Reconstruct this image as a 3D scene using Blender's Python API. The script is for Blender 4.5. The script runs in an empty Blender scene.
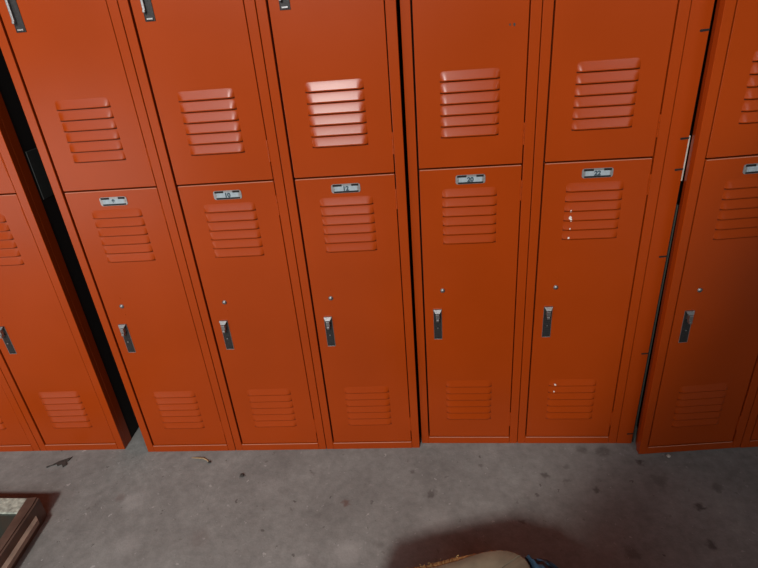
import bpy, bmesh, math, random
from mathutils import Vector, Matrix, noise
random.seed(7)
scene = bpy.context.scene
COL = scene.collection
W = 0.3048          # locker width
H = 1.80            # locker height
HB, HS = 0.0275, 0.9045   # bottom of the lower door, seam between the tiers
DEP = 0.38

# ---------------------------------------------------------------- materials
def new_mat(name):
    m = bpy.data.materials.new(name); m.use_nodes = True
    nt = m.node_tree; b = nt.nodes['Principled BSDF']
    return m, nt, b
def simple(name, col, rough=0.5, metal=0.0, bump=0.0, scale=40, var=0.0, spec=0.5):
    m, nt, b = new_mat(name)
    b.inputs['Base Color'].default_value = (*col, 1)
    b.inputs['Roughness'].default_value = rough
    b.inputs['Metallic'].default_value = metal
    b.inputs['Specular IOR Level'].default_value = spec
    if var or bump:
        tc = nt.nodes.new('ShaderNodeTexCoord')
        n = nt.nodes.new('ShaderNodeTexNoise'); n.inputs['Scale'].default_value = scale; n.inputs['Detail'].default_value = 6
        nt.links.new(tc.outputs['Object'], n.inputs['Vector'])
        if var:
            r = nt.nodes.new('ShaderNodeValToRGB')
            r.color_ramp.elements[0].position = 0.3; r.color_ramp.elements[1].position = 0.7
            r.color_ramp.elements[0].color = (*[c * (1 - var) for c in col], 1)
            r.color_ramp.elements[1].color = (*[min(1, c * (1 + var)) for c in col], 1)
            nt.links.new(n.outputs['Fac'], r.inputs['Fac']); nt.links.new(r.outputs['Color'], b.inputs['Base Color'])
        if bump:
            bp = nt.nodes.new('ShaderNodeBump'); bp.inputs['Strength'].default_value = bump; bp.inputs['Distance'].default_value = 0.002
            nt.links.new(n.outputs['Fac'], bp.inputs['Height']); nt.links.new(bp.outputs['Normal'], b.inputs['Normal'])
    return m

def paint_material():
    m, nt, b = new_mat('orange_enamel')
    L = nt.links
    b.inputs['Roughness'].default_value = 0.42
    b.inputs['Specular IOR Level'].default_value = 0.27
    tc = nt.nodes.new('ShaderNodeTexCoord')
    geo = nt.nodes.new('ShaderNodeNewGeometry')
    n1 = nt.nodes.new('ShaderNodeTexNoise'); n1.inputs['Scale'].default_value = 3.5; n1.inputs['Detail'].default_value = 4
    n2 = nt.nodes.new('ShaderNodeTexNoise'); n2.inputs['Scale'].default_value = 55; n2.inputs['Detail'].default_value = 3
    L.new(geo.outputs['Position'], n1.inputs['Vector']); L.new(geo.outputs['Position'], n2.inputs['Vector'])
    r = nt.nodes.new('ShaderNodeValToRGB')
    r.color_ramp.elements[0].position = 0.3; r.color_ramp.elements[0].color = (0.350, 0.0450, 0.0028, 1)
    r.color_ramp.elements[1].position = 0.7; r.color_ramp.elements[1].color = (0.390, 0.0510, 0.0040, 1)
    L.new(n1.outputs['Fac'], r.inputs['Fac'])
    # tiny grime specks
    v = nt.nodes.new('ShaderNodeTexVoronoi'); v.inputs['Scale'].default_value = 14
    L.new(geo.outputs['Position'], v.inputs['Vector'])
    lt = nt.nodes.new('ShaderNodeMath'); lt.operation = 'LESS_THAN'; lt.inputs[1].default_value = 0.018
    L.new(v.outputs['Distance'], lt.inputs[0])
    wn = nt.nodes.new('ShaderNodeSeparateColor'); L.new(v.outputs['Color'], wn.inputs[0])
    gt = nt.nodes.new('ShaderNodeMath'); gt.operation = 'GREATER_THAN'; gt.inputs[1].default_value = 0.86
    L.new(wn.outputs[0], gt.inputs[0])
    mu = nt.nodes.new('ShaderNodeMath'); mu.operation = 'MULTIPLY'; L.new(lt.outputs[0], mu.inputs[0]); L.new(gt.outputs[0], mu.inputs[1])
    mu2 = nt.nodes.new('ShaderNodeMath'); mu2.operation = 'MULTIPLY'; mu2.inputs[1].default_value = 0.45; L.new(mu.outputs[0], mu2.inputs[0])
    mx = nt.nodes.new('ShaderNodeMix'); mx.data_type = 'RGBA'
    L.new(mu2.outputs[0], mx.inputs['Factor']); L.new(r.outputs['Color'], mx.inputs[6]); mx.inputs[7].default_value = (0.12, 0.03, 0.012, 1)
    L.new(mx.outputs[2], b.inputs['Base Color'])
    bp = nt.nodes.new('ShaderNodeBump'); bp.inputs['Strength'].default_value = 0.12; bp.inputs['Distance'].default_value = 0.0006
    L.new(n2.outputs['Fac'], bp.inputs['Height']); L.new(bp.outputs['Normal'], b.inputs['Normal'])
    rr = nt.nodes.new('ShaderNodeMapRange'); rr.inputs[3].default_value = 0.26; rr.inputs[4].default_value = 0.31
    L.new(n1.outputs['Fac'], rr.inputs[0]); L.new(rr.outputs[0], b.inputs['Roughness'])
    return m

def floor_material():
    m, nt, b = new_mat('stained_concrete')
    L = nt.links; N = nt.nodes
    b.inputs['Roughness'].default_value = 0.8
    geo = N.new('ShaderNodeNewGeometry'); P = geo.outputs['Position']
    def noise_(s, d=6, rough=0.6):
        n = N.new('ShaderNodeTexNoise'); n.inputs['Scale'].default_value = s; n.inputs['Detail'].default_value = d
        n.inputs['Roughness'].default_value = rough; L.new(P, n.inputs['Vector']); return n
    n1 = noise_(5, 8, 0.65); n2 = noise_(38, 6, 0.7); n3 = noise_(160, 3)
    r = N.new('ShaderNodeValToRGB')
    r.color_ramp.elements[0].position = 0.28; r.color_ramp.elements[0].color = (0.200, 0.196, 0.184, 1)
    r.color_ramp.elements[1].position = 0.72; r.color_ramp.elements[1].color = (0.305, 0.305, 0.288, 1)
    L.new(n1.outputs['Fac'], r.inputs['Fac'])
    r2 = N.new('ShaderNodeValToRGB')
    r2.color_ramp.elements[0].position = 0.3; r2.color_ramp.elements[0].color = (0.80, 0.80, 0.80, 1)
    r2.color_ramp.elements[1].position = 0.7; r2.color_ramp.elements[1].color = (1.15, 1.15, 1.15, 1)
    L.new(n2.outputs['Fac'], r2.inputs['Fac'])
    mx = N.new('ShaderNodeMix'); mx.data_type = 'RGBA'; mx.blend_type = 'MULTIPLY'; mx.inputs['Factor'].default_value = 1
    L.new(r.outputs['Color'], mx.inputs[6]); L.new(r2.outputs['Color'], mx.inputs[7])
    cur = mx.outputs[2]
    # distorted position used by the stains
    nz = N.new('ShaderNodeTexNoise'); nz.inputs['Scale'].default_value = 60; nz.inputs['Detail'].default_value = 3; L.new(P, nz.inputs['Vector'])
    sub = N.new('ShaderNodeVectorMath'); sub.operation = 'SUBTRACT'; L.new(nz.outputs['Color'], sub.inputs[0]); sub.inputs[1].default_value = (.5, .5, .5)
    sc = N.new('ShaderNodeVectorMath'); sc.operation = 'SCALE'; sc.inputs[3].default_value = 0.030; L.new(sub.outputs[0], sc.inputs[0])
    ad = N.new('ShaderNodeVectorMath'); ad.operation = 'ADD'; L.new(P, ad.inputs[0]); L.new(sc.outputs[0], ad.inputs[1])
    flat = N.new('ShaderNodeVectorMath'); flat.operation = 'MULTIPLY'; L.new(ad.outputs[0], flat.inputs[0]); flat.inputs[1].default_value = (1, 1, 0)
    dark = (0.045, 0.033, 0.030)
    pale = (0.50, 0.49, 0.47)
    rust = (0.16, 0.10, 0.085)
    spots = [(0.357,-0.109,.010,dark,.75),(0.546,-0.209,.006,dark,.8),(0.651,-0.196,.006,dark,.8),(0.697,-0.214,.015,rust,.9),(0.773,-0.211,.007,dark,.6),
             (0.889,-0.1,.010,dark,.55),(0.991,-0.121,.008,dark,.4),(1.103,-0.08,.012,dark,.45),(0.947,-0.184,.018,dark,.6),(1.284,-0.118,.015,dark,.6),
             (1.243,-0.191,.007,dark,.7),(0.645,-0.295,.006,dark,.6),(1.418,-0.02,.022,dark,.5),(1.479,-0.029,.028,dark,.55),(1.573,-0.072,.014,dark,.9),
             (1.417,-0.175,.012,dark,.7),(1.671,-0.235,.018,dark,.85),(1.645,-0.35,.016,dark,.8),(1.444,-0.373,.028,dark,.5),(1.355,-0.088,.014,dark,.4),
             (1.342,-0.141,.012,dark,.45),(0.114,-0.228,.004,pale,.9),(0.585,-0.225,.006,pale,.8),(0.60,-0.40,.03,pale,.35),(0.72,-0.37,.05,pale,.35),
             (0.05,-0.20,.05,pale,.3),(0.0,-0.19,.02,rust,.35),(0.10,-0.35,.05,pale,.25),(0.45,-0.15,.05,pale,.2),(0.95,-0.27,.06,pale,.2),
             (1.06,-0.155,.003,dark,.9),(1.03,-0.06,.003,dark,.8),(1.19,-0.28,.01,dark,.6),(0.58,-0.10,.008,dark,.35),(0.285,-0.045,.005,dark,.8),
             (0.30,-0.33,.04,rust,.18),(0.42,-0.05,.006,dark,.4),(0.80,-0.35,.02,dark,.3),(1.60,-0.14,.03,dark,.4),(1.75,-0.17,.02,dark,.5),(0.67,-0.44,.03,rust,.3)]
    for (x, y, rad, c, a) in spots:
        d = N.new('ShaderNodeVectorMath'); d.operation = 'DISTANCE'; L.new(flat.outputs[0], d.inputs[0]); d.inputs[1].default_value = (x, y, 0)
        mr = N.new('ShaderNodeMapRange'); mr.interpolation_type = 'SMOOTHSTEP'
        mr.inputs[1].default_value = rad * 1.05; mr.inputs[2].default_value = rad * 0.3; mr.inputs[3].default_value = 0; mr.inputs[4].default_value = a * (0.85 if c is dark else 0.9)
        L.new(d.outputs['Value'], mr.inputs[0])
        k = N.new('ShaderNodeMix'); k.data_type = 'RGBA'
        L.new(mr.outputs[0], k.inputs['Factor']); L.new(cur, k.inputs[6]); k.inputs[7].default_value = (*c, 1)
        cur = k.outputs[2]
    # scattered pale and dark grit
    for (s, thr, keep, c, a) in ((26, .11, .80, (0.52, 0.51, 0.49), .55), (19, .09, .84, (0.06, 0.05, 0.045), .6), (60, .16, .78, (0.48, 0.47, 0.45), .35), (48, .16, .8, (0.1, 0.09, 0.08), .4)):
        v = N.new('ShaderNodeTexVoronoi'); v.inputs['Scale'].default_value = s; L.new(ad.outputs[0], v.inputs['Vector'])
        a1 = N.new('ShaderNodeMath'); a1.operation = 'LESS_THAN'; a1.inputs[1].default_value = thr; L.new(v.outputs['Distance'], a1.inputs[0])
        sp = N.new('ShaderNodeSeparateColor'); L.new(v.outputs['Color'], sp.inputs[0])
        a2 = N.new('ShaderNodeMath'); a2.operation = 'GREATER_THAN'; a2.inputs[1].default_value = keep; L.new(sp.outputs[0], a2.inputs[0])
        a3 = N.new('ShaderNodeMath'); a3.operation = 'MULTIPLY'; L.new(a1.outputs[0], a3.inputs[0]); L.new(a2.outputs[0], a3.inputs[1])
        a4 = N.new('ShaderNodeMath'); a4.operation = 'MULTIPLY'; a4.inputs[1].default_value = a; L.new(a3.outputs[0], a4.inputs[0])
        k = N.new('ShaderNodeMix'); k.data_type = 'RGBA'
        L.new(a4.outputs[0], k.inputs['Factor']); L.new(cur, k.inputs[6]); k.inputs[7].default_value = (*c, 1)
        cur = k.outputs[2]
    L.new(cur, b.inputs['Base Color'])
    bp = N.new('ShaderNodeBump'); bp.inputs['Strength'].default_value = 0.35; bp.inputs['Distance'].default_value = 0.002
    L.new(n3.outputs['Fac'], bp.inputs['Height']); L.new(bp.outputs['Normal'], b.inputs['Normal'])
    return m

M = dict(
    paint=paint_material(),
    concrete=floor_material(),
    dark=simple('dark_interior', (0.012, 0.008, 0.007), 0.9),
    chrome=simple('worn_chrome', (0.38, 0.38, 0.38), 0.50, 1.0, 0.2, 300),
    pan=simple('dark_steel', (0.030, 0.029, 0.029), 0.55, 0.3, 0.3, 300, 0.3),
    plate=simple('dull_aluminium', (0.36, 0.36, 0.36), 0.42, 0.5, 0.1, 200, 0.08),
    card=simple('pale_card', (0.36, 0.43, 0.47), 0.6, 0, 0, 120, 0.12),
    ink=simple('dark_ink', (0.03, 0.06, 0.08), 0.6),
    black=simple('black_slot', (0.01, 0.008, 0.008), 0.8),
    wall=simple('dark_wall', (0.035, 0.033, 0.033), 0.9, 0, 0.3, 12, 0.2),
    highlit=simple('painted_edge_highlight', (0.60, 0.24, 0.15), 0.4),  # lighter orange paints in the light caught by door and rail edges
    bare=simple('bare_chip', (0.85, 0.78, 0.72), 0.6),
    foam=None,
    slab=simple('worn_tan_cover', (0.245, 0.20, 0.135), 0.75, 0, 0.6, 25, 0.22),
    crumb=simple('yellow_foam', (0.44, 0.29, 0.11), 0.9, 0, 0.8, 60, 0.35),
    blue=simple('blue_fabric', (0.04, 0.10, 0.17), 0.7, 0, 0.4, 60, 0.4),
    wood=simple('brown_wood', (0.115, 0.070, 0.052), 0.5, 0, 0.3, 18, 0.3),
    wood2=simple('worn_brown_wood', (0.30, 0.21, 0.16), 0.5, 0, 0.3, 18, 0.3),
    glass=simple('dark_green_glass', (0.045, 0.055, 0.045), 0.12),
    speck=simple('speckled_strip', (0.42, 0.45, 0.38), 0.5, 0, 0.3, 90, 0.45),
    leaf=simple('dead_leaf', (0.05, 0.045, 0.04), 0.8, 0, 0.3, 80, 0.3),
    straw=simple('dry_straw', (0.38, 0.27, 0.15), 0.8, 0, 0, 80, 0.3),
    grey_refl=simple('grey_reflection', (0.040, 0.045, 0.042), 0.7, 0, 0.2, 15, 0.2),
    dgrey=simple('dark_grey_strip', (0.05, 0.055, 0.045), 0.7),
    pale=simple('pale_strip', (0.60, 0.54, 0.47), 0.7, 0, 0.2, 40, 0.15),
    ply=simple('plywood', (0.32, 0.22, 0.13), 0.7, 0, 0.2, 8, 0.2),
)

# ---------------------------------------------------------------- mesh helpers
def box(bm, x0, x1, y0, y1, z0, z1, mi=0, bev=0.0, seg=2):
    vs = [bm.verts.new((x, y, z)) for x in (x0, x1) for y in (y0, y1) for z in (z0, z1)]
    idx = [(0,1,3,2),(4,6,7,5),(0,4,5,1),(2,3,7,6),(0,2,6,4),(1,5,7,3)]
    fs = [bm.faces.new([vs[i] for i in f]) for f in idx]
    for f in fs: f.material_index = mi
    if bev:
        es = list({e for f in fs for e in f.edges})
        r = bmesh.ops.bevel(bm, geom=es, offset=bev, segments=seg, affect='EDGES', profile=0.5)
        for f in r['faces']: f.material_index = mi
def poly_prism(bm, pts, z0, z1, mi=0, mi_top=None):
    a = [bm.verts.new((p[0], p[1], z0)) for p in pts]; b = [bm.verts.new((p[0], p[1], z1)) for p in pts]
    n = len(pts)
    f = bm.faces.new(b); f.material_index = mi if mi_top is None else mi_top
    f = bm.faces.new(list(reversed(a))); f.material_index = mi
    for i in range(n):
        f = bm.faces.new((a[i], a[(i+1) % n], b[(i+1) % n], b[i])); f.material_index = mi
def cyl(bm, c, r, h, axis='z', seg=12, mi=0, r2=None):
    rot = {'z': Matrix(), 'y': Matrix.Rotation(math.radians(90), 4, 'X'), 'x': Matrix.Rotation(math.radians(90), 4, 'Y')}[axis]
    g = bmesh.ops.create_cone(bm, cap_ends=True, segments=seg, radius1=r, radius2=r if r2 is None else r2, depth=h, matrix=Matrix.Translation(c) @ rot)
    for v in g['verts']:
        for f in v.link_faces: f.material_index = mi
def mesh_obj(name, bm, mats, parent=None, smooth=False):
    bmesh.ops.recalc_face_normals(bm, faces=bm.faces)
    me = bpy.data.meshes.new(name); bm.to_mesh(me); bm.free()
    for m in (mats if isinstance(mats, (list, tuple)) else [mats]): me.materials.append(m)
    if smooth:
        for p in me.polygons: p.use_smooth = True
    o = bpy.data.objects.new(name, me); COL.objects.link(o)
    if parent: o.parent = parent
    return o
def tag(o, label=None, cat=None, group=None, kind=None):
    if label: o['label'] = label
    if cat: o['category'] = cat
    if group: o['group'] = group
    if kind: o['kind'] = kind
    return o
def copy_tree(o, parent=None):
    c = o.copy(); COL.objects.link(c)
    if parent is not None: c.parent = parent
    for ch in list(o.children): copy_tree(ch, c)
    return c

# ---------------------------------------------------------------- setting
bm = bmesh.new(); box(bm, -4, 5.5, -5.5, 0.6, -0.05, 0)
tag(mesh_obj('floor', bm, M['concrete']), kind='structure')
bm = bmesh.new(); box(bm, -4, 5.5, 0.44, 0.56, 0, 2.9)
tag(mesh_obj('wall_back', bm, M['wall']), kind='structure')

# ---------------------------------------------------------------- locker
SL, SR = 0.0270, 0.0263       # stiles
FY = 0.0025                   # doors sit a little behind the frame face
def body_mesh(side=0.0):
    bm = bmesh.new()
    e = 0.0009
    # closed steel box behind the doors
    box(bm, e + side, W - e, 0.0195, 0.050, 0.001, H, 0, 0.0005, 1)
    box(bm, e + side + 0.001, W - e - 0.001, 0.050, DEP, 0.001, H - 0.002, 1)
    # dark interior seen through the gaps round the doors
    box(bm, 0.012 + side, W - 0.012, 0.0188, 0.0196, 0.010, H - 0.01, 1)
    if side:
        # slanting sheet return running back from the front corner
        p = [(e, 0.004), (0.0105, 0.046), (0.0118, 0.046), (0.0035, 0.004)]
        poly_prism(bm, p, 0.0, H)
    # stiles, bottom rail and top rail
    box(bm, e, SL - 0.0036, 0.0, 0.0195, 0.0, H, 0, 0.0012, 2)
    box(bm, W - SR + 0.0018, W - e, 0.0, 0.0195, 0.0, H, 0, 0.0012, 2)
    box(bm, SL - 0.0035, W - SR + 0.0012, 0.0, 0.0195, 0.0, HB - 0.0015, 0, 0.0010, 2)
    box(bm, SL - 0.001, W - SR - 0.001, -0.0004, 0.0016, HB - 0.0030, HB - 0.0014, 2, 0.0003, 1)  # painted highlight strip along the rail lip
    box(bm, SL - 0.0035, W - SR + 0.0012, 0.0, 0.0195, 2*HS - HB + 0.002, H, 0, 0.0010, 2)
    return bm
# louvre groups in door coordinates: z of the bottom edges of the first and last louvre
PITCH = 0.0254
def louver(bm, x0, x1, zb, hgt=0.0232, prot=0.0060):
    nx, nz = 22, 8
    L = x1 - x0; grid = []
    for j in range(nz + 1):
        v = j / nz; row = []              # v=0 top, 1 bottom
        for i in range(nx + 1):
            s = i / nx
            # denser near the ends
            s = 0.5 - 0.5 * math.cos(math.pi * s) * (1 - 0.0)
            x = x0 + L * s
            dist = min(x - x0, x1 - x)
            er = 0.0115
            t = min(1, dist / er); g = 0.45 * t * t * (3 - 2 * t) + 0.55 * math.sqrt(max(0, 1 - (1 - t) ** 2))
            f = v ** 1.1
            row.append(bm.verts.new((x, FY + 0.0004 - (prot + 0.0004) * f * g, zb + hgt * (1 - v) - 0.0)))
        grid.append(row)
    for j in range(nz):
        for i in range(nx):
            f = bm.faces.new((grid[j][i], grid[j][i+1], grid[j+1][i+1], grid[j+1][i])); f.smooth = True
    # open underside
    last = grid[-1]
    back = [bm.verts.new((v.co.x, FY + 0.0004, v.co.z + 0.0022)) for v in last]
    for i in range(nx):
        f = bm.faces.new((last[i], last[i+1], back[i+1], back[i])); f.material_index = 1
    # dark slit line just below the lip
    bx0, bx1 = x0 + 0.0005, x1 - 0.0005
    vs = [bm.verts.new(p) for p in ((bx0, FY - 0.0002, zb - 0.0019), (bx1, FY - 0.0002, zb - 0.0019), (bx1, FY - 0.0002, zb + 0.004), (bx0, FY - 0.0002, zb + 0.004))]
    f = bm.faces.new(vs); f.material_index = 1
def door_mesh():
    bm = bmesh.new()
    x0, x1 = SL + 0.0006, W - SR - 0.0006
    box(bm, x0, x1, FY, FY + 0.014, HB + 0.0010, HS - 0.0034, 0, 0.0013, 3)
    box(bm, x0 + 0.002, x1 - 0.002, FY - 0.0002, FY + 0.0030, HS - 0.0046, HS - 0.0032, 2, 0.0003, 1)  # painted highlight strip along the top edge of the door
    for zb in (0.8290, 0.2290):
        for k in range(6):
            louver(bm, 0.0830, 0.2200, zb - k * PITCH)
    return bm
def handle_mesh():
    bm = bmesh.new()
    x0, x1, z0, z1 = 0.0515, 0.0752, 0.4010, 0.5020
    # thin steel bezel around a recessed pan
    t = 0.0014; y0 = FY - 0.0010
    box(bm, x0, x0 + t, y0, FY + 0.002, z0, z1, 0, 0.0004, 1)
    box(bm, x1 - t, x1, y0, FY + 0.002, z0, z1, 0, 0.0004, 1)
    box(bm, x0, x1, y0, FY + 0.002, z0, z0 + t, 0, 0.0004, 1)
    # pan face with shallow ribs
    box(bm, x0 + t, x1 - t, FY - 0.0006, FY + 0.001, z0 + t, z1 - 0.001, 1)
    for k in range(9):
        z = z0 + 0.010 + k * 0.0068
        box(bm, x0 + 0.004, x1 - 0.004, FY - 0.0016, FY - 0.0004, z, z + 0.0022, 1, 0.0004, 1)
    # bright lower lip
    box(bm, x0 + 0.005, x1 - 0.0045, FY - 0.0028, FY, z0 + 0.0035, z0 + 0.0065, 1, 0.0006, 2)
    cyl(bm, ((x0 + x1) / 2, FY - 0.0030, z0 + 0.040), 0.0022, 0.002, 'y', 10, 0)
    # flared cap of the lift latch
    xc = (x0 + x1) / 2
    cap = [(x0 + 0.0005, z1), (x1 - 0.0005, z1), (x1 - 0.0055, z1 - 0.0080), (x0 + 0.0055, z1 - 0.0080)]
    a = [bm.verts.new((p[0], FY, p[1])) for p in cap]
    b = [bm.verts.new((p[0], FY - (0.0050 if i < 2 else 0.0125), p[1])) for i, p in enumerate(cap)]
    for f in ([b[3], b[2], b[1], b[0]], a): bm.faces.new(f).material_index = 0
    for i in range(4): bm.faces.new((a[i], a[(i+1) % 4], b[(i+1) % 4], b[i])).material_index = 0
    # finger lift below the cap, stepped
    box(bm, xc - 0.0052, xc + 0.0052, FY - 0.0150, FY, z1 - 0.0250, z1 - 0.0095, 0, 0.0010, 2)
    box(bm, xc - 0.0040, xc + 0.0040, FY - 0.0175, FY - 0.003, z1 - 0.0330, z1 - 0.0255, 0, 0.0012, 2)
    return bm
def upper_handle_mesh():
    bm = bmesh.new()
    x0, x1, z0, z1 = 0.0515, 0.0752, 0.4010, 0.5020
    t = 0.0028; y0 = FY - 0.0014
    box(bm, x0, x0 + 0.0014, y0, FY + 0.002, z0, z1, 1, 0.0004, 1)
    box(bm, x1 - 0.0014, x1, y0, FY + 0.002, z0, z1, 1, 0.0004, 1)
    box(bm, x0, x1, y0, FY + 0.002, z0, z0 + 0.0015, 1, 0.0004, 1)
    box(bm, x0, x1, y0, FY + 0.002, z1 - 0.0015, z1, 1, 0.0004, 1)
    box(bm, x0 + 0.001, x1 - 0.001, FY - 0.0006, FY + 0.001, z0 + 0.001, z1 - 0.001, 1)
    box(bm, x0 + 0.0045, x1 - 0.0045, FY - 0.0040, FY, z0 + 0.0030, z0 + 0.0070, 0, 0.0008, 2)
    # long lift lever standing off the left side of the pan
    box(bm, x0 + 0.0022, x0 + 0.0082, FY - 0.0080, FY - 0.001, z0 + 0.0190, z1 - 0.004, 0, 0.0012, 2)
    box(bm, x0 + 0.0022, x0 + 0.0080, FY - 0.0105, FY - 0.004, z0 + 0.0175, z0 + 0.0235, 0, 0.0012, 2)
    return bm
def stud_mesh():
    bm = bmesh.new()
    g = bmesh.ops.create_uvsphere(bm, u_segments=16, v_segments=10, radius=0.0060, matrix=Matrix.Translation((0.079, FY, 0.5605)) @ Matrix.Diagonal((1, 0.7, 1, 1)))
    cyl(bm, (0.079, FY - 0.0003, 0.5605), 0.0066, 0.0012, 'y', 20)
    return bm
def dimple_mesh(z):
    bm = bmesh.new(); cyl(bm, (0.0805, FY - 0.0002, z), 0.0030, 0.0010, 'y', 14); return bm
def hinge_mesh(z):
    bm = bmesh.new(); x = W - SR + 0.0003
    for a, b2 in ((0, 0.017), (0.018, 0.034), (0.035, 0.052)):
        cyl(bm, (x, FY - 0.0012, z + (a + b2) / 2), 0.0024, b2 - a, 'z', 10)
    return bm
def plate_mesh():
    bm = bmesh.new()
    x0, x1, z0, z1 = 0.1172, 0.1903, 0.8612, 0.8845
    # rounded frame
    pts = []
    r = 0.006
    for cx, cz, a0 in ((x1 - r, z1 - r, 0), (x0 + r, z1 - r, 90), (x0 + r, z0 + r, 180), (x1 - r, z0 + r, 270)):
        for k in range(6):
            a = math.radians(a0 + k * 18); pts.append((cx + r * math.cos(a), cz + r * math.sin(a)))
    a = [bm.verts.new((p[0], FY - 0.0016, p[1])) for p in pts]; b = [bm.verts.new((p[0], FY + 0.0005, p[1])) for p in pts]
    bm.faces.new(a).material_index = 0
    for i in range(len(pts)): bm.faces.new((a[i], a[(i+1) % len(pts)], b[(i+1) % len(pts)], b[i])).material_index = 0
    y = FY - 0.0016
    # card window
    box(bm, x0 + 0.008, x1 - 0.008, y - 0.0003, y + 0.0002, z0 + 0.005, z1 - 0.005, 1)
    # folded dark slots along the two long edges
    box(bm, x0 + 0.004, x0 + 0.027, y - 0.0005, y + 0.0002, z1 - 0.0062, z1 - 0.0009, 2)
    box(bm, x1 - 0.022, x1 - 0.004, y - 0.0005, y + 0.0002, z1 - 0.0062, z1 - 0.0009, 2)
    box(bm, x0 + 0.006, x1 - 0.005, y - 0.0005, y + 0.0002, z0 + 0.0008, z0 + 0.0050, 2)
    # rivets
    for x in (x0 + 0.0055, x1 - 0.0055):
        cyl(bm, (x, y - 0.0005, (z0 + z1) / 2), 0.0028, 0.0014, 'y', 12, 0)
    return bm

def parts_of_door(d, upper, number=None, chips=None):
    dz = HS - HB if upper else 0.0
    mesh_obj('handle', handle_mesh(), [M['chrome'], M['pan']], d)
    mesh_obj('lock_stud', stud_mesh(), M['chrome'], d, True)
    for z in (0.5865, 0.5315): mesh_obj('rivet', dimple_mesh(z), M['paint'], d)
    for z in (0.812, 0.074): mesh_obj('hinge', hinge_mesh(z), M['paint'], d)
    mesh_obj('number_plate', plate_mesh(), [M['plate'], M['card'], M['black']], d)
SEG = {'0': 'abcdef', '1': 'bc', '2': 'abged', '8': 'abcdefg'}
def number_mesh(txt):
    cu = bpy.data.curves.new('number', 'FONT'); cu.body = txt; cu.size = 0.0155; cu.align_x = 'CENTER'; cu.extrude = 0.0002
    cu.offset = 0.0007
    o = bpy.data.objects.new('tmp', cu); COL.objects.link(o)
    bpy.context.view_layer.update()
    dg = bpy.context.evaluated_depsgraph_get()
    me = bpy.data.meshes.new_from_object(o.evaluated_get(dg))
    bpy.data.objects.remove(o)
    me.transform(Matrix.Translation((0.1537, FY - 0.0022, 0.8674)) @ Matrix.Rotation(math.radians(90), 4, 'X'))
    me.materials.clear(); me.materials.append(M['ink']); me.name = 'number'
    return me
def chips_mesh(spots):
    bm = bmesh.new()
    for (x, z, r, dy) in spots:
        n = 7
        vs = [bm.verts.new((x + r * random.uniform(.6, 1.1) * math.cos(k * 2 * math.pi / n), FY - dy, z + r * 1.3 * random.uniform(.6, 1.1) * math.sin(k * 2 * math.pi / n))) for k in range(n)]
        wv = [bm.verts.new((v.co.x, v.co.y + 0.0008, v.co.z)) for v in vs]
        bm.faces.new(vs)
        for k in range(n): bm.faces.new((vs[k], wv[k], wv[(k+1) % n], vs[(k+1) % n]))
    return bm

proto = bpy.data.objects.new('locker', None); COL.objects.link(proto)
mesh_obj('locker_frame', body_mesh(), [M['paint'], M['dark'], M['highlit']], proto)
d1 = mesh_obj('door', door_mesh(), [M['paint'], M['dark'], M['highlit']], proto)
parts_of_door(d1, False)
d2 = copy_tree(d1, proto); d2.location.z = HS - HB
uh = mesh_obj('tmp', upper_handle_mesh(), [M['chrome'], M['pan']])
for c in d2.children:
    if c.name.startswith('handle'): c.data = uh.data
bpy.data.objects.remove(uh)

BX = {'A': (-0.39151, 0.01216, 0.00536), 'B': (0, 0, 0), 'C': (0.92037, 0.02048, -0.02279), 'D': (1.5790, -0.04287, 0.06665)}
units = [
 ('A', -1, None, 'orange two-tier steel locker cut off by the left edge of the photo'),
 ('A', 0, None, 'orange two-tier steel locker directly left of the wide dark gap'),
 ('B', 0, '8', 'orange two-tier steel locker directly right of the wide dark gap, plate reading 8'),
 ('B', 1, '10', 'orange two-tier steel locker with plate reading 10, left of the one reading 12'),
 ('B', 2, '12', 'orange two-tier steel locker with plate reading 12, beside the thin dark joint'),
 ('C', 0, '20', 'orange two-tier steel locker with plate reading 20, right of the thin dark joint'),
 ('C', 1, '22', 'orange steel locker with white paint chips on its louvres, beside the filler panel'),
 ('D', 0, None, 'orange two-tier steel locker standing forward at right, just past the narrow gap'),
 ('D', 1, None, 'orange two-tier steel locker in deep shade cut off by the right photo edge'),
]
first = True
for blk, i, num, label in units:
    u = proto if first else copy_tree(proto)
    first = False
    X, Y, t = BX[blk]
    u.location = (X + i * W * math.cos(t), Y + i * W * math.sin(t), 0.0)
    u.rotation_euler = (0, -0.006 if blk == 'D' else 0, t)
    if blk == 'D': u.location.z = 0.0018
    tag(u, label, 'locker', 'row of orange steel lockers')
    low = [c for c in u.children if c.name.startswith('door') and c.location.z < 0.1][0]
    up = [c for c in u.children if c.name.startswith('door') and c.location.z > 0.1][0]
    if num:
        o = bpy.data.objects.new('number', number_mesh(num)); COL.objects.link(o); o.parent = low
        o['label'] = 'dark printed number ' + num
    if blk == 'C' and i == 1:
        o = mesh_obj('paint_chip', chips_mesh([(0.0985, 0.7795, .0030, .0054), (0.0985, 0.761, .0040, .0054), (0.101, 0.755, .0034, .0054), (0.100, 0.731, .0022, .0054), (0.099, 0.706, .0030, .0054)]), M['bare'], low)
        o['label'] = 'white bare chips on the upper louvres'
        o = mesh_obj('paint_chip', chips_mesh([(0.1000, 0.235, .0032, .0054), (0.0990, 0.209, .0026, .0054), (0.103, 0.230, .0018, .0054)]), M['bare'], low)
        o['label'] = 'white bare chips on the lower louvres'
    if blk == 'C' and i == 0:
        o = mesh_obj('paint_chip', chips_mesh([(0.247, 1.213 - (HS - HB), .0035, .0004), (0.238, 1.213 - (HS - HB), .0022, .0004)]), M['leaf'], up)
        o['label'] = 'small dark chip in the paint'

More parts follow.
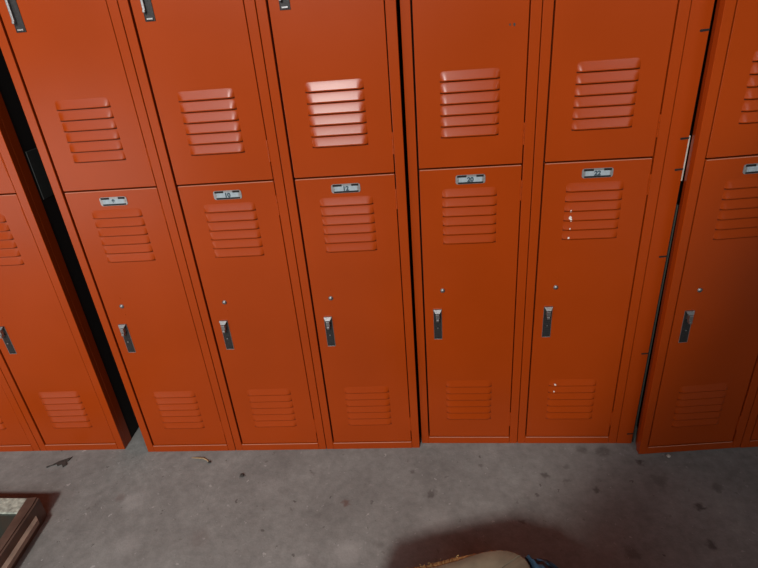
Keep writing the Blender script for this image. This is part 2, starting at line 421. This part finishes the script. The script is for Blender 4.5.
# the forward locker shows a bent return on its left side
frame = [c for c in bpy.data.objects if c.get('label', '').startswith('orange two-tier steel locker standing forward')][0]
frame = [c for c in frame.children if c.name.startswith('locker_frame')][0]
tmp = mesh_obj('tmp_frame', body_mesh(0.045), [M['paint'], M['dark'], M['highlit']]); frame.data = tmp.data; tmp.data.name = 'locker_frame_return'; bpy.data.objects.remove(tmp)

# ---------------------------------------------------------------- filler panel between the lockers and the gap
X, Y, t = BX['C']
fp = bpy.data.objects.new('filler_panel', None); COL.objects.link(fp)
fp.location = (X + 2 * W * math.cos(t), Y + 2 * W * math.sin(t), 0); fp.rotation_euler.z = t
tag(fp, 'narrow flat orange filler panel with black slots beside the right gap', 'panel')
fw = 0.0455
bm = bmesh.new()
box(bm, 0.0006, fw, 0.0002, 0.0022, 0.0, H, 0, 0.0006, 2)
box(bm, 0.0006, 0.0022, 0.0022, 0.04, 0.0, H, 0)
mesh_obj('panel_face', bm, M['paint'], fp)
for z in (1.1725, 0.9445, 0.8710, 0.6425, 0.3395, 0.0390):
    bm = bmesh.new()
    # slot with rounded left end, running to the panel edge, with its screw head
    n = 10; r = 0.0026
    pts = [(0.029 + r * math.cos(math.radians(90 + 18 * k)), z + r * math.sin(math.radians(90 + 18 * k))) for k in range(n + 1)] + [(fw + 0.0004, z - r * .8 + .001), (fw + 0.0004, z + r * .8 + .001)]
    a = [bm.verts.new((p[0], -0.0002, p[1])) for p in pts]; b = [bm.verts.new((p[0], 0.0030, p[1])) for p in pts]
    bm.faces.new(a); bm.faces.new(list(reversed(b)))
    for k in range(len(pts)): bm.faces.new((a[k], a[(k+1) % len(pts)], b[(k+1) % len(pts)], b[k]))
    mesh_obj('slot', bm, M['black'], fp)

# strips wedged in the right gap, painted reflection in the left
bm = bmesh.new(); box(bm, 1.5758, 1.5798, 0.008, 0.020, 0.842, 0.95, 0, 0.0006, 1)
tag(mesh_obj('wood_strip', bm, M['pale']), 'pale short strip wedged high in the narrow right gap', 'strip')
bm = bmesh.new(); box(bm, 1.5800, 1.5832, 0.010, 0.020, 0.0, 0.78, 0, 0.0006, 1)
tag(mesh_obj('metal_strip', bm, M['dgrey']), 'thin grey strip standing low in the narrow right gap', 'strip')
bm = bmesh.new(); box(bm, -0.0855, -0.0835, 0.068, 0.44, 0.868, 1.0, 0, 0.001, 1)  # thin grey sheet standing in for light reflected on the locker side
tag(mesh_obj('painted_reflection_1', bm, M['grey_refl']), kind='structure')

# ---------------------------------------------------------------- bottom left: wooden frame with glass
fr = bpy.data.objects.new('wooden_frame', None); COL.objects.link(fr)
tag(fr, 'brown wooden frame around dark glass lying in the lower left corner', 'frame')
def rel(obj_loc, pts): return [(p[0] - obj_loc[0], p[1] - obj_loc[1]) for p in pts]
fo = (-0.19, -0.30); fr.location = (fo[0], fo[1], 0)
HF = 0.075
g1, g2 = (-0.2310, -0.253), (-0.2090, -0.453)         # glass right edge, far and near
n1, n2 = (-0.1990, -0.275), (-0.1850, -0.483)         # between the two rails
o1, o2 = (-0.1660, -0.300), (-0.1480, -0.493)         # outer edge
def ext(a, b, k): return (a[0] + (b[0] - a[0]) * k, a[1] + (b[1] - a[1]) * k)
bm = bmesh.new()
far = (-0.204, -0.250)
poly_prism(bm, rel(fo, [g1, ext(g1, g2, 2.4), ext(n1, n2, 2.4), n1, far]), 0.004, HF)
mesh_obj('inner_rail', bm, M['wood'], fr)
bm = bmesh.new()
poly_prism(bm, rel(fo, [far, n1, ext(n1, n2, 2.4), (ext(n1, n2, 2.4)[0] + 0.006, ext(n1, n2, 2.4)[1]), (n1[0] + 0.006, n1[1] - 0.002), (far[0] + 0.006, far[1])]), 0.0, HF - 0.004)
mesh_obj('side_board', bm, M['wood'], fr)
bm = bmesh.new(); e2 = ext(n1, n2, 2.4)
poly_prism(bm, rel(fo, [(n1[0] + 0.006, n1[1] - 0.012), (e2[0] + 0.006, e2[1]), (e2[0] + 0.024, e2[1]), (n1[0] + 0.022, n1[1] - 0.028)]), 0.030, 0.044)
mesh_obj('ledge', bm, M['wood2'], fr)
bm = bmesh.new()
poly_prism(bm, rel(fo, [(-0.70, -0.245), g1, (-0.2250, -0.3020), (-0.70, -0.294)]), HF - 0.018, HF - 0.001)
o = mesh_obj('inlay_strip', bm, M['speck'], fr); o['label'] = 'pale speckled strip along the far edge'
bm = bmesh.new()
poly_prism(bm, rel(fo, [(-0.70, -0.293), (-0.2255, -0.302), (-0.2090, -0.453), (-0.180, -0.73), (-0.70, -0.73)]), HF - 0.020, HF - 0.008)
mesh_obj('glass_pane', bm, M['glass'], fr)

# ---------------------------------------------------------------- bottom centre: threadbare slab and blue cloth
def smooth_outline(pts, n=60, jit=0.0, seed=1):
    rnd = random.Random(seed); out = []
    m = len(pts)
    for i in range(m):
        p0, p1, p2, p3 = (Vector(pts[(i + k - 1) % m]) for k in range(4))
        for s in range(n // m + 1):
            tt = s / (n // m + 1)
            q = 0.5 * ((2 * p1) + (-p0 + p2) * tt + (2*p0 - 5*p1 + 4*p2 - p3) * tt**2 + (-p0 + 3*p1 - 3*p2 + p3) * tt**3)
            out.append((q.x + rnd.uniform(-jit, jit), q.y + rnd.uniform(-jit, jit)))
    return out
HT = 0.27
so = (1.0, -0.62)
sl = bpy.data.objects.new('cushion', None); COL.objects.link(sl); sl.location = (so[0], so[1], 0)
tag(sl, 'threadbare tan padded cushion with crumbling yellow foam edge at the bottom of the photo', 'cushion')
outl = [(0.80, -0.535), (0.862, -0.517), (0.925, -0.505), (0.982, -0.490), (1.051, -0.477), (1.104, -0.472), (1.139, -0.487), (1.152, -0.515), (1.165, -0.60), (1.15, -0.75), (1.0, -0.80), (0.78, -0.77), (0.735, -0.68), (0.75, -0.56)]
def up(p): return (p[0] - (p[0] - 0.965) * 0.105, p[1] - 0.087)
outl = [up(p) for p in outl]
def pad(outline, z0, z1, inset, jit, seed, mi=0):
    bm = bmesh.new()
    o_ = smooth_outline(rel(so, outline), 280, jit, seed)
    c = Vector((sum(p[0] for p in o_) / len(o_), sum(p[1] for p in o_) / len(o_)))
    rings = []
    for (z, k) in ((z0, .99), (z0 + (z1 - z0) * .3, 1.0), (z0 + (z1 - z0) * .85, 1.0), (z1, 1 - inset), (z1 + .002, 1 - inset * 3), (z1 + .003, .7), (z1 + .003, .35)):
        rings.append([bm.verts.new((c.x + (p[0] - c.x) * k, c.y + (p[1] - c.y) * k, z)) for p in o_])
    n = len(o_)
    for a, b in zip(rings, rings[1:]):
        for i in range(n): bm.faces.new((a[i], a[(i+1) % n], b[(i+1) % n], b[i])).smooth = True
    bm.faces.new(rings[-1]); bm.faces.new(list(reversed(rings[0])))
    return bm
mesh_obj('foam_pad', pad(outl, 0.0, HT - 0.006, 0.004, 0.0016, 3), M['crumb'], sl)
inn = []
for (x, y) in outl:
    k = 0.985 if x > 1.0 else 0.955
    inn.append((0.98 + (x - 0.98) * k + 0.006, -0.71 + (y + 0.71) * (0.985 if x > 1.04 else 0.93)))
mesh_obj('cover', pad(inn, HT - 0.030, HT - 0.001, 0.01, 0.0008, 5), M['slab'], sl)
# crumbs of foam standing up along the torn left edge
bm = bmesh.new(); rnd = random.Random(11)
for k in range(40):
    s = rnd.random(); x = 0.856 + 0.14 * s; y = -0.607 + 0.033 * s + rnd.uniform(-0.010, 0.003)
    bmesh.ops.create_icosphere(bm, subdivisions=1, radius=rnd.uniform(0.0006, 0.0013), matrix=Matrix.Translation((x - so[0], y - so[1], HT - 0.006 + rnd.uniform(0, 0.003))))
o = mesh_obj('torn_foam', bm, M['crumb'], sl); o['kind'] = 'stuff'; o['label'] = 'loose crumbs of yellow foam'

# crumpled blue cloth beside the cushion
bo = (1.20, -0.60)
bm = bmesh.new()
nx, ny = 40, 56
def left_edge(y):      # follows the rounded end of the cushion
    if y > -0.487: return 1.118 + (y + 0.487) * -0.2
    if y > -0.60: return 1.128 + (-0.487 - y) * 0.36
    return 1.172
def right_edge(y): return 1.165 + min(0.125, max(0.0, (-0.462 - y)) * 1.7)
gr = []
for j in range(ny + 1):
    row = []
    b_ = j / ny; y = -0.80 + 0.335 * b_
    xl = max(left_edge(y) + 0.016, 1.140 if y > -0.50 else 0); xr = right_edge(y) + 0.012
    for i in range(nx + 1):
        a = i / nx; x = xl + (xr - xl) * a
        e = min(1, min(a, 1 - a) / 0.25, min(b_, 1 - b_) / 0.06); e = math.sqrt(max(0, 1 - (1 - e) ** 2))
        z = 0.004 + (0.258 + 0.028 * max(0, 1 - a * 2.2)) * e + e * (0.020 * noise.noise(Vector((x * 30 + y * 12, y * 34, 1.7))) + 0.010 * noise.noise(Vector((x * 90, y * 70, 4.2))))
        row.append(bm.verts.new((x - bo[0], y - bo[1], z)))
    for v in row:
        q = up((v.co.x + bo[0], v.co.y + bo[1])); v.co.x = q[0] - bo[0]; v.co.y = q[1] - bo[1]
    gr.append(row)
for j in range(ny):
    for i in range(nx): bm.faces.new((gr[j][i], gr[j][i+1], gr[j+1][i+1], gr[j+1][i])).smooth = True
rim = [gr[0][i] for i in range(nx + 1)] + [gr[j][nx] for j in range(1, ny + 1)] + [gr[ny][i] for i in range(nx - 1, -1, -1)] + [gr[j][0] for j in range(ny - 1, 0, -1)]
low = [bm.verts.new((v.co.x, v.co.y, 0.0)) for v in rim]
for k in range(len(rim)): bm.faces.new((rim[k], rim[(k+1) % len(rim)], low[(k+1) % len(rim)], low[k]))
bm.faces.new(low)
o = mesh_obj('cloth', bm, M['blue']); o.location = (bo[0], bo[1], 0)
tag(o, 'crumpled dark blue cloth bundle against the right side of the tan cushion', 'cloth')

# ---------------------------------------------------------------- litter on the floor
def leaf(cx, cy, pts, z=0.0015, mat='leaf'):
    bm = bmesh.new()
    a = [bm.verts.new((p[0], p[1], z + 0.003 * noise.noise(Vector((p[0] * 90, p[1] * 90, 0))) + 0.002)) for p in pts]
    f = bm.faces.new(a)
    r = bmesh.ops.extrude_face_region(bm, geom=[f])
    for g in r['geom']:
        if isinstance(g, bmesh.types.BMVert): g.co.z = 0.0003
    return mesh_obj('dead_leaf', bm, M[mat])
o = leaf(0, 0, [(-0.038, -0.022), (-0.024, -0.013), (-0.008, 0.002), (0.012, 0.012), (0.027, 0.022), (0.024, 0.006), (0.020, -0.002), (0.028, -0.014), (0.020, -0.025), (0.008, -0.012), (-0.003, -0.019), (-0.010, -0.011), (-0.026, -0.018), (-0.036, -0.026)])
o.location = (-0.283, -0.040, 0); tag(o, 'dark curled dead leaf with a stalk on the floor at left', 'leaf')
bm = bmesh.new()
path = [Vector((-0.030, 0.008, .003)), Vector((-0.010, 0.006, .004)), Vector((0.012, 0.004, .004)), Vector((0.028, -0.004, .003)), Vector((0.033, -0.010, .002))]
prev = None
for k, p in enumerate(path):
    d = (path[min(k + 1, 4)] - path[max(k - 1, 0)]).normalized(); s = Vector((-d.y, d.x, 0))
    r_ = (0.0012, 0.0028, 0.0030, 0.0022, 0.001)[k]
    ring = [bm.verts.new(p + s * r_ * math.cos(a) + Vector((0, 0, r_ * 0.8 * math.sin(a)))) for a in (0, 1.05, 2.09, 3.14, 4.19, 5.24)]
    if prev:
        for q in range(6): bm.faces.new((prev[q], prev[(q+1) % 6], ring[(q+1) % 6], ring[q])).smooth = True
    prev = ring
o = mesh_obj('twig', bm, M['straw']); o.location = (0.195, -0.040, 0)
tag(o, 'short tan twig on the floor before the locker with plate 10', 'twig')
for (x, y, r, lab) in ((0.232, -0.052, .005, 'small black pebble touching the end of the tan twig'), (0.357, -0.108, .006, 'small dark pebble on the floor right of the tan twig'),
                       (1.663, -0.052, .006, 'small pale pebble before the forward locker at right')):
    bm = bmesh.new(); bmesh.ops.create_icosphere(bm, subdivisions=3, radius=r)
    for v in bm.verts:
        v.co *= 1 + 0.35 * noise.noise(v.co * 260 + Vector((x * 9, y, 0)))
        v.co.z = v.co.z * 0.55
    mz = min(v.co.z for v in bm.verts)
    for v in bm.verts: v.co.z -= mz
    o = mesh_obj('pebble', bm, M['pale'] if 'pale' in lab else M['leaf'], None, True); o.location = (x, y, 0)
    tag(o, lab, 'pebble')

# ---------------------------------------------------------------- made-up board added to shade the right corner
bm = bmesh.new()
pts = [(0.72, 0.0), (0.80, 1.09), (0.83, 1.17), (0.86, 1.25), (0.92, 1.34), (0.96, 1.43), (0.99, 1.57), (1.03, 1.72), (1.12, 1.90), (1.38, 2.06), (1.78, 2.02), (1.80, 0.0)]
a = [bm.verts.new((p[0] - 1.2, -0.009, p[1])) for p in pts]; b = [bm.verts.new((p[0] - 1.2, 0.009, p[1])) for p in pts]
bm.faces.new(a); bm.faces.new(list(reversed(b)))
for k in range(len(pts)): bm.faces.new((a[k], a[(k+1) % len(pts)], b[(k+1) % len(pts)], b[k]))
o = mesh_obj('shade_board', bm, M['ply']); o.location = (1.2, -1.6, 0)
tag(o, 'made-up upright shade board standing behind the camera, outside the photo', 'board')

# ---------------------------------------------------------------- lights
def area(name, loc, target, size, power, col=(1, 1, 1), sy=None):
    l = bpy.data.lights.new(name, 'AREA'); l.energy = power; l.color = col; l.size = size
    if sy: l.shape = 'RECTANGLE'; l.size_y = sy
    o = bpy.data.objects.new(name, l); COL.objects.link(o); o.location = loc
    o.rotation_euler = (Vector(target) - Vector(loc)).to_track_quat('-Z', 'Y').to_euler()
    return o
area('ceiling_lamp', (0.12, -3.7, 3.0), (0.9, 0, 0.6), 0.38, 117, (1.0, 0.97, 0.93))
area('rear_lamp', (0.7, -4.0, 2.65), (0.9, 0, 0.9), 6.4, 98, (0.92, 0.95, 1.0), 1.3)
area('doorway_light', (-1.55, -2.0, 0.50), (-0.9, 0, 0.6), 1.6, 12, (1.0, 0.86, 0.80), 0.85)
w = bpy.data.worlds.new('World'); scene.world = w; w.use_nodes = True
w.node_tree.nodes['Background'].inputs[0].default_value = (0.80, 0.80, 0.80, 1)
w.node_tree.nodes['Background'].inputs[1].default_value = 0.018

# ---------------------------------------------------------------- camera
cx, cy, cz, yaw, pitch, roll, f = 0.94783, -1.28719, 1.26278, -0.09384, -0.47359, -0.08381, 532.84804
F = Vector((math.sin(yaw) * math.cos(pitch), math.cos(yaw) * math.cos(pitch), math.sin(pitch)))
R = Vector((math.cos(yaw), -math.sin(yaw), 0)); U = R.cross(F)
R2 = math.cos(roll) * R + math.sin(roll) * U; U2 = -math.sin(roll) * R + math.cos(roll) * U
cam = bpy.data.cameras.new('camera'); cam.sensor_width = 36; cam.lens = f / 758 * 36; cam.clip_start = 0.05
co = bpy.data.objects.new('camera', cam); COL.objects.link(co)
m = Matrix((R2, U2, -F)).transposed().to_4x4(); m.translation = Vector((cx, cy, cz)); co.matrix_world = m
scene.camera = co
scene.view_settings.view_transform = 'Standard'; scene.view_settings.look = 'None'
scene.view_settings.gamma = 1; scene.view_settings.exposure = 0; scene.view_settings.use_curve_mapping = False
